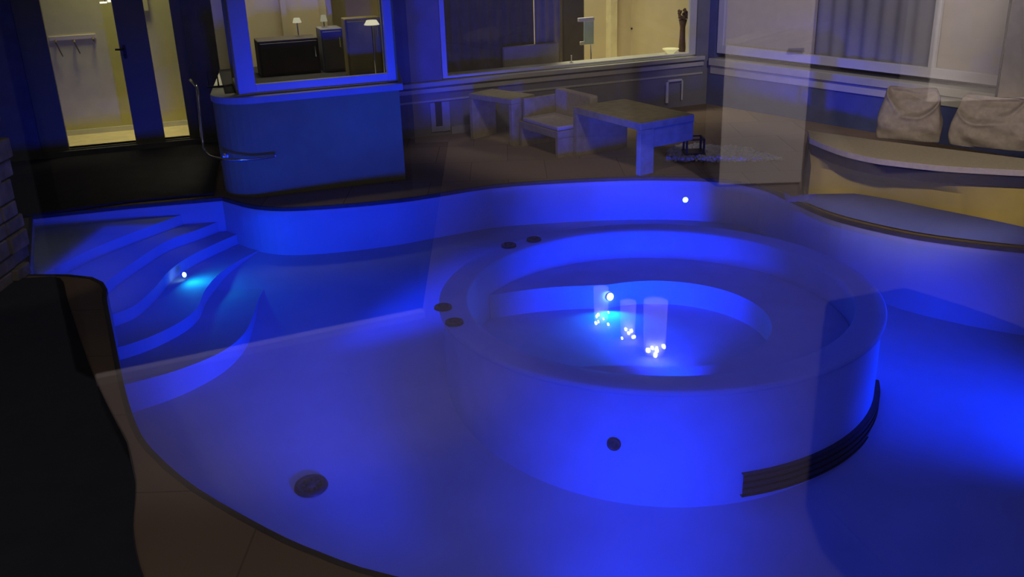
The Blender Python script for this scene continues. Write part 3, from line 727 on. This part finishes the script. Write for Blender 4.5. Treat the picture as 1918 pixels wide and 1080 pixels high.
# front face leans from the coping up to the seat
def resample(path, n):
    d = [0]
    for a, b in zip(path, path[1:]): d.append(d[-1]+(b-a).length)
    out = []
    for k in range(n):
        t = d[-1]*k/(n-1); i = max(j for j in range(len(d)) if d[j] <= t+1e-9); i = min(i, len(path)-2)
        out.append(path[i].lerp(path[i+1], (t-d[i])/(d[i+1]-d[i])))
    return out
nF = 44; off = resample(off, nF); top = [p+Vector((.03, .05)) for p in resample(fr, nF)]
mb = MB()
lo = [mb.bm.verts.new((p.x, p.y, .0)) for p in off]; hi = [mb.bm.verts.new((p.x, p.y, SZ-.172)) for p in top]
mid = [mb.bm.verts.new(((a.x+b.x)/2+.03, (a.y+b.y)/2+.04, .32)) for a, b in zip(off, top)]
for A, B in ((lo, mid), (mid, hi)):
    for i in range(nF-1): mb.bm.faces.new((A[i], A[i+1], B[i+1], B[i]))
bk_s = [b0+Vector((.02, .02))]+bk[1:]
res = [bk_s[min(int(i*(len(bk_s)-1)/(nF-1)), len(bk_s)-2)].lerp(bk_s[min(int(i*(len(bk_s)-1)/(nF-1))+1, len(bk_s)-1)], (i*(len(bk_s)-1)/(nF-1)) % 1) for i in range(nF)]
bl = [mb.bm.verts.new((p.x, p.y+.04, 0)) for p in res]; bh = [mb.bm.verts.new((p.x, p.y+.02, SZ-.172)) for p in res]
for i in range(nF-1):
    mb.bm.faces.new((bl[i], bh[i], bh[i+1], bl[i+1])); mb.bm.faces.new((hi[i], hi[i+1], bh[i+1], bh[i]))
mb.bm.faces.new((lo[0], mid[0], hi[0], bh[0], bl[0])); mb.bm.faces.new((lo[-1], bl[-1], bh[-1], hi[-1], mid[-1]))
bf = mb.build('bench_front', BEIGE, t, smooth=True); es = bf.modifiers.new('split', 'EDGE_SPLIT'); es.split_angle = math.radians(35)
p = V2(gz(1508, 383, 0)); q = V2(gz(1516, 268, SZ-.06))
mb = MB(); mb.tube([(p.x, p.y+.12, 0), (q.x-.02, q.y, SZ-.06)], .016, 8); mb.build('end_post', BLACK, t)

def sack(label, foot, w, h, dpt, rot, lean, seed, fold):
    """slouched linen cushion: pillow volume with pinched top corners and a sagging fold"""
    random.seed(seed); mb = MB(); NU, NV = 80, 44
    off = Vector((seed*3.1, seed*1.7, 0)); grid = []
    for j in range(NV+1):
        v = j/NV; row = []
        for i in range(NU):
            a = 2*PI*i/NU; c, s = math.cos(a), math.sin(a)
            wid = w*.5*(1.0-.22*v+.10*math.sin(PI*v))*(1 if v < .93 else 1-(v-.93)*1.2)
            thick = dpt*.5*(math.sin(PI*min(1, .10+.86*(1-v)))**.6*.95+.10)
            if v > .86: thick *= 1-.55*(v-.86)/.14
            sx = math.copysign(abs(c)**.45, c); sy = math.copysign(abs(s)**.75, s)
            x = wid*sx; y = thick*sy
            z = h*v + (.10*h*abs(sx)**3*(v**3)) - .05*h*(1-sx*sx)*v**4
            # the slack top sags into a U-shaped hollow with a lip below it
            if s < 0:
                fx = x/(w*.5)-fold; vu = .50+.50*fx*fx; q = max(0, min(1, (v-vu)/.10))
                face = min(1, -s*1.6)
                y += (.085*q*q*(3-2*q) - .030*math.exp(-((v-vu)/.05)**2))*face
                y -= .012*math.sin(9*x/w+14*v)*face*(1-v)
            nn = noise.noise(Vector((x*7, y*7, z*7))+off)*.026
            row.append(Vector((x+nn*.6, y+nn, z+nn*.4*(v > .05))))
        grid.append(row)
    R = Matrix.Translation(foot)@Matrix.Rotation(rot, 4, 'Z')@Matrix.Rotation(lean, 4, 'X')
    vs = [[mb.bm.verts.new(R@p) for p in row] for row in grid]
    for j in range(NV):
        for i in range(NU): mb.bm.faces.new((vs[j][i], vs[j][(i+1) % NU], vs[j+1][(i+1) % NU], vs[j+1][i]))
    mb.bm.faces.new(vs[0]); mb.bm.faces.new(vs[-1])
    return mb, R
def cushion(label, *a):
    mb, R = sack(label, *a)
    o = mb.build('sack_cushion', SACK, smooth=True, loc=a[0]); tag(o, label, 'cushion', 'linen cushions on the curved bench')
    ss = o.modifiers.new('sub', 'SUBSURF'); ss.levels = 1; ss.render_levels = 1
    return o
p = gz(1706, 268, SZ); cushion('slouched linen cushion nearer the bench tip, its top folded over', (p.x, p.y+.10, SZ+.004), .60, .50, .26, -.55, -.06, 2, .15)
p = gz(1862, 283, SZ); cushion('wide linen cushion cut by the right edge, leaning beside the folded one', (p.x, p.y+.10, SZ+.004), .74, .47, .26, -.6, -.10, 5, -.3)

# ------------------------------------------------------------------ the room the picture is taken from, seen mirrored in its window pane
YP = .45
def mir(p): return Vector((p.x, 2*YP-p.y, p.z))
FZ = 1.3
r = sroot('window_4', 'large pane of the window the pool is seen through', 'window', (0, YP, FZ))
mb = MB(); mb.box(-2.6, 2.6, YP, YP+.006, FZ+.05, 4.6); mb.build('glass', PANE, r)
mb = MB(); mb.box(-2.7, -2.6, YP-.04, YP+.05, FZ, 4.7); mb.box(2.6, 2.7, YP-.04, YP+.05, FZ, 4.7); mb.box(-2.6, 2.6, YP-.04, YP+.05, FZ, FZ+.05); mb.box(-2.6, 2.6, YP-.04, YP+.05, 4.6, 4.7); mb.build('frame', FRAMED, r)
mb = MB(); mb.box(-4.4, 4.4, YP-.1, YP+.04, 0, FZ); struct(mb.build('wall_near', RENDERD), 'house wall under the near window', 'wall')
A = mir(gz(180, 715, FZ)); B = mir(gz(790, 590, FZ))
dA = (B-A); A2 = A-dA*.0
LB = [mir(gz(x, y, FZ)) for x, y in [(274, 1090), (262, 1060), (250, 985), (254, 905), (238, 830), (207, 770)]]
mb = MB(); mb.prism([(A.x, A.y), (B.x, B.y), (B.x-.05, -6.2), (4.4, -6.2), (4.4, YP-.1), (LB[0].x, YP-.1)]+[(p.x, p.y) for p in LB], FZ-.1, FZ)
struct(mb.build('floor_room', RFLOOR), 'pale floor of the near room', 'floor')
mb = MB(); mb.prism([(A.x, A.y), (B.x, B.y), (B.x-.12, B.y-.04), (A.x-.12, A.y-.1)], FZ, 4.6)
mb2 = MB(); mb2.prism([(A.x, A.y), (B.x, B.y), (B.x+.018, B.y+.038), (A.x+.018, A.y+.038)], FZ+.001, FZ+.03); struct(mb2.build('baseboard_room', WHITECAB), 'thin pale skirting of the near room, mirrored as a line across the pool', 'skirting')
struct(mb.build('wall_room_left', DKCHAIR), 'dark left wall of the near room', 'wall')
mb = MB(); mb.box(B.x-.3, 4.4, -6.3, -6.2, FZ, 4.6); struct(mb.build('wall_room_back', mat('room_back', (.22, .20, .19), .9)), 'back wall of the near room', 'wall')
mb = MB(); mb.box(4.4, 4.5, -6.3, YP, FZ, 4.6); struct(mb.build('wall_room_right', mat('room_back', (.22, .20, .19), .9)), 'right wall of the near room', 'wall')
mb = MB(); mb.box(-2.8, 4.5, -6.3, YP, 4.7, 4.8); struct(mb.build('ceiling', RWALL), 'ceiling of the near room', 'ceiling')
# tall white cupboard
a = mir(gz(1346, 352, FZ)); b = mir(gz(1506, 352, FZ))
t = thing('tall_cupboard', 'tall white cupboard mirrored in the window glass left of the curved bench', 'cupboard', ((a.x+b.x)/2, a.y-.2, FZ))
mb = MB(); mb.box(a.x, b.x, a.y-.45, a.y-.02, FZ, 4.4); mb.build('body', WHITECAB, t)
mb = MB(); mb.box(a.x+.002, b.x-.002, a.y-.019, a.y, FZ+.02, 4.4); dd = mb.build('door', WHITECAB, t)
h = gy(1490, 93, 2*YP-a.y); mb = MB(); mb.tube([(h.x-.045, a.y+.02, h.z), (h.x+.045, a.y+.02, h.z)], .010, 8); mb.build('handle', BLACK, dd)
# pale slab standing in for the mirrored room wall
yv = 5.2
a = mir(gy(1748, 100, yv)); zb = gy(1830, 188, yv).z
t = thing('mirror_wall_slab', 'pale slab added for the room wall mirrored in the glass above the cushions', 'cupboard', (a.x+.5, a.y-.2, zb))
mb = MB(); mb.box(a.x, a.x+1.4, a.y-.4, a.y, zb, 4.4); mb.build('body', WHITECAB, t)
# dark armchair
g0 = mir(gz(1512, 950, FZ)); g1 = mir(gz(1545, 595, FZ))
pts = [gz(1512, 930, FZ+.02), gz(1545, 596, FZ+.02), gz(1690, 570, FZ+.02), gz(1800, 605, FZ+.02), gz(1918, 650, FZ+.02), gz(2100, 720, FZ+.02), gz(2100, 1250, FZ+.02), gz(1640, 1120, FZ+.02), gz(1540, 1010, FZ+.02)]
pts = [mir(p) for p in pts]
cen = sum(pts, Vector())/len(pts)
t = thing('armchair', 'black armchair whose dark mirror image covers the lower right of the glass', 'armchair', (cen.x, cen.y, FZ))
mb = MB(); mb.prism([(p.x, p.y) for p in pts], FZ+.001, FZ+.10); mb.build('base', DKCHAIR, t, bevel=.02)
mb = MB(); mb.prism([(cen.x+(p.x-cen.x)*.97, cen.y+(p.y-cen.y)*.97) for p in pts], FZ+.10, FZ+.105); mb.build('seat_cushion', DKCHAIR, t)
# three candle glasses on the floor
for (x, y, l, k) in [(1126, 604, 'farthest of three sparkling candle glasses mirrored over the spa', .8), (1176, 632, 'middle of three sparkling candle glasses mirrored over the spa', .8), (1226, 664, 'nearest and brightest candle glass mirrored over the spa', 1.15)]:
    p = mir(gz(x, y, FZ))
    t = thing('candle_glass', l, 'candle', p, 'candle glasses on the near room floor')
    mb = MB(); mb.lathe([(0, .004), (.03*k, .004), (.036*k, .02), (.040*k, .19*k), (.037*k, .19*k), (.03*k, .02)], 24, p); mb.build('glass', mat('candle_glow_glass', (.80, .78, .85), .5, emit=(1, .86, .9), es=.5), t, smooth=True)  # glass emits to stand in for candlelight, no flame inside
    random.seed(int(x)); GS = glow('glint_glow', (.85, .95, 1), 40)  # glowing beads stand in for the sparkle of the candles
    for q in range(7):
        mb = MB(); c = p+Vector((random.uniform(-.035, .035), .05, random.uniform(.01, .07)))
        bmesh.ops.create_icosphere(mb.bm, subdivisions=1, radius=random.uniform(.004, .008)*k, matrix=Matrix.Translation(c)); mb.build('glint_bead', GS, t)

# ------------------------------------------------------------------ lights
def light(name, kind, loc, power, col, size=.3, target=None, spot=None, shape=None, sy=None, blend=.5):
    l = bpy.data.lights.new(name, kind); l.energy = power; l.color = col
    if kind == 'AREA':
        l.size = size
        if sy: l.shape = 'RECTANGLE'; l.size_y = sy
    else: l.shadow_soft_size = size
    if kind == 'SPOT': l.spot_size = math.radians(spot); l.spot_blend = blend
    o = bpy.data.objects.new(name, l); C.objects.link(o); o.location = loc
    if target is not None: o.rotation_euler = (Vector(target)-Vector(loc)).to_track_quat('-Z', 'Y').to_euler()
    return o
BL = (.0, .025, 1.0)
def beam(name, loc, power, tgt, size=.3, spread=100, col=BL):
    o = light(name, 'AREA', loc, power, col, size, tgt); o.data.spread = math.radians(spread); return o
beam('pool_lamp_near_left', (-1.35, 4.45, -.50), 17, (-1.6, 9.5, .45), .4, 36)
beam('step_fill', (.2, 3.6, -.50), 14, (-3.0, 9, -.52), .4, 30)  # beam added to brighten the step risers, no fixture built
beam('pool_lamp_near', (.5, 3.55, -.6), 15, (.9, 6, -.90), .6, 62)
beam('pool_lamp_right', (5.2, 5.2, -.5), 34, (1.8, 9, -1.0), .4, 56)
beam('far_wall_fill', (-2.95, 6.75, -.33), 14, (1.3, 10.6, -.42), .2, 24)  # unseen beam added to light the far pool wall
beam('spa_lamp', (fc[0]-.1, fc[1]-RF+.06, -.55), 20, (fc[0], fc[1]+1.5, -.66), .2, 80)
beam('spa_rim_fill', (SC[0], SC[1]-RI+.04, -.20), 14, (SC[0]-.1, SC[1]+RI, -.44), .16, 60)  # fill put below the near rim to light the far inner wall
beam('spa_lamp_far', (fc[0]-.35, fc[1]+RF-.12, -.53), 8, (fc[0]-.45, fc[1]-.4, -.70), .1, 150, (.0, .16, 1))
# light thrown back down by the underside of the water
beam('pool_glow', (.6, 6.6, -.085), 37, (.6, 6.6, -2), 5.8, 180)
beam('step_glow', (-3.4, 9.0, -.085), 9, (-3.4, 9.0, -2), 2.0, 180)
beam('spa_glow', (SC[0], SC[1], -.085), 50, (SC[0], SC[1], -2), 3.6, 180)
p = gz(341, 508, -.42)
light('step_lamp', 'AREA', (p.x+.09, p.y-.08, -.36), 1.6, (0, .45, 1), .05, (p.x+.35, p.y-.12, -.51))
pc = FC.at(.9, 4.4, nb*.5); light('hall_lamp', 'AREA', pc, 20, (1, .93, .55), .8, (pc.x, pc.y, 0)).data.spread = math.radians(72)
pc = FA.at(1.1, 4.4, -1.6); light('kitchen_lamp', 'AREA', pc, 14, (1, .92, .6), .8, (pc.x, pc.y, 0)).data.spread = math.radians(62)
pc = F2.at(2.9, 4.4, -1.8); light('lounge_lamp', 'AREA', pc, 50, (1, .93, .62), 1.2, (pc.x, pc.y, 0)).data.spread = math.radians(95)
light('room_lamp', 'AREA', (1.2, -2.4, 4.6), 27, (1, .80, .74), .8, (1.2, -2.4, 0))
light('skirting_fill', 'SPOT', (-.2, -1.3, 4.5), 165, (1, .86, .84), .1, (-.95, -2.6, 1.3), 40)  # added spot that brings out the mirrored skirting line
light('cupboard_fill', 'SPOT', (2.0, -1.6, 4.4), 560, (1, .88, .84), .1, (1.75, -4.8, 3.0), 62)  # extra spot put in to brighten the mirrored cupboard
light('bench_fill', 'SPOT', (2.3, 5.0, 3.4), 370, (1, .82, .58), .15, (4.3, 9.3, .45), 30)  # unseen warm fill added for the bench
light('right_wall_fill', 'SPOT', (3.4, 8.5, 4.0), 300, (1, .88, .82), .2, (4.6, 12.9, 1.9), 50)  # added fill spot lifting the third window and its board
light('terrace_fill', 'SPOT', (.6, 8.6, 4.6), 130, (1, .85, .74), .3, (.8, 12.4, .2), 40)  # spot added without a fixture, warming the terrace tables
light('near_terrace_fill', 'SPOT', (-2.3, .9, 4.2), 60, (1, .78, .5), .2, (-2.1, 3.2, 0), 62)  # made-up spot giving warmth to the near paving
light('pier_fill', 'SPOT', (-3.2, 6.0, 3.2), 22, (1, .82, .5), .1, (-4.3, 7.9, .4), 30)  # extra unseen spot that brightens the stone pier

w = bpy.data.worlds.new('night'); S.world = w; w.use_nodes = True
w.node_tree.nodes['Background'].inputs[0].default_value = (.34, .34, .45, 1); w.node_tree.nodes['Background'].inputs[1].default_value = .05
S.view_settings.view_transform = 'Standard'; S.view_settings.look = 'None'; S.view_settings.exposure = 0; S.view_settings.gamma = 1
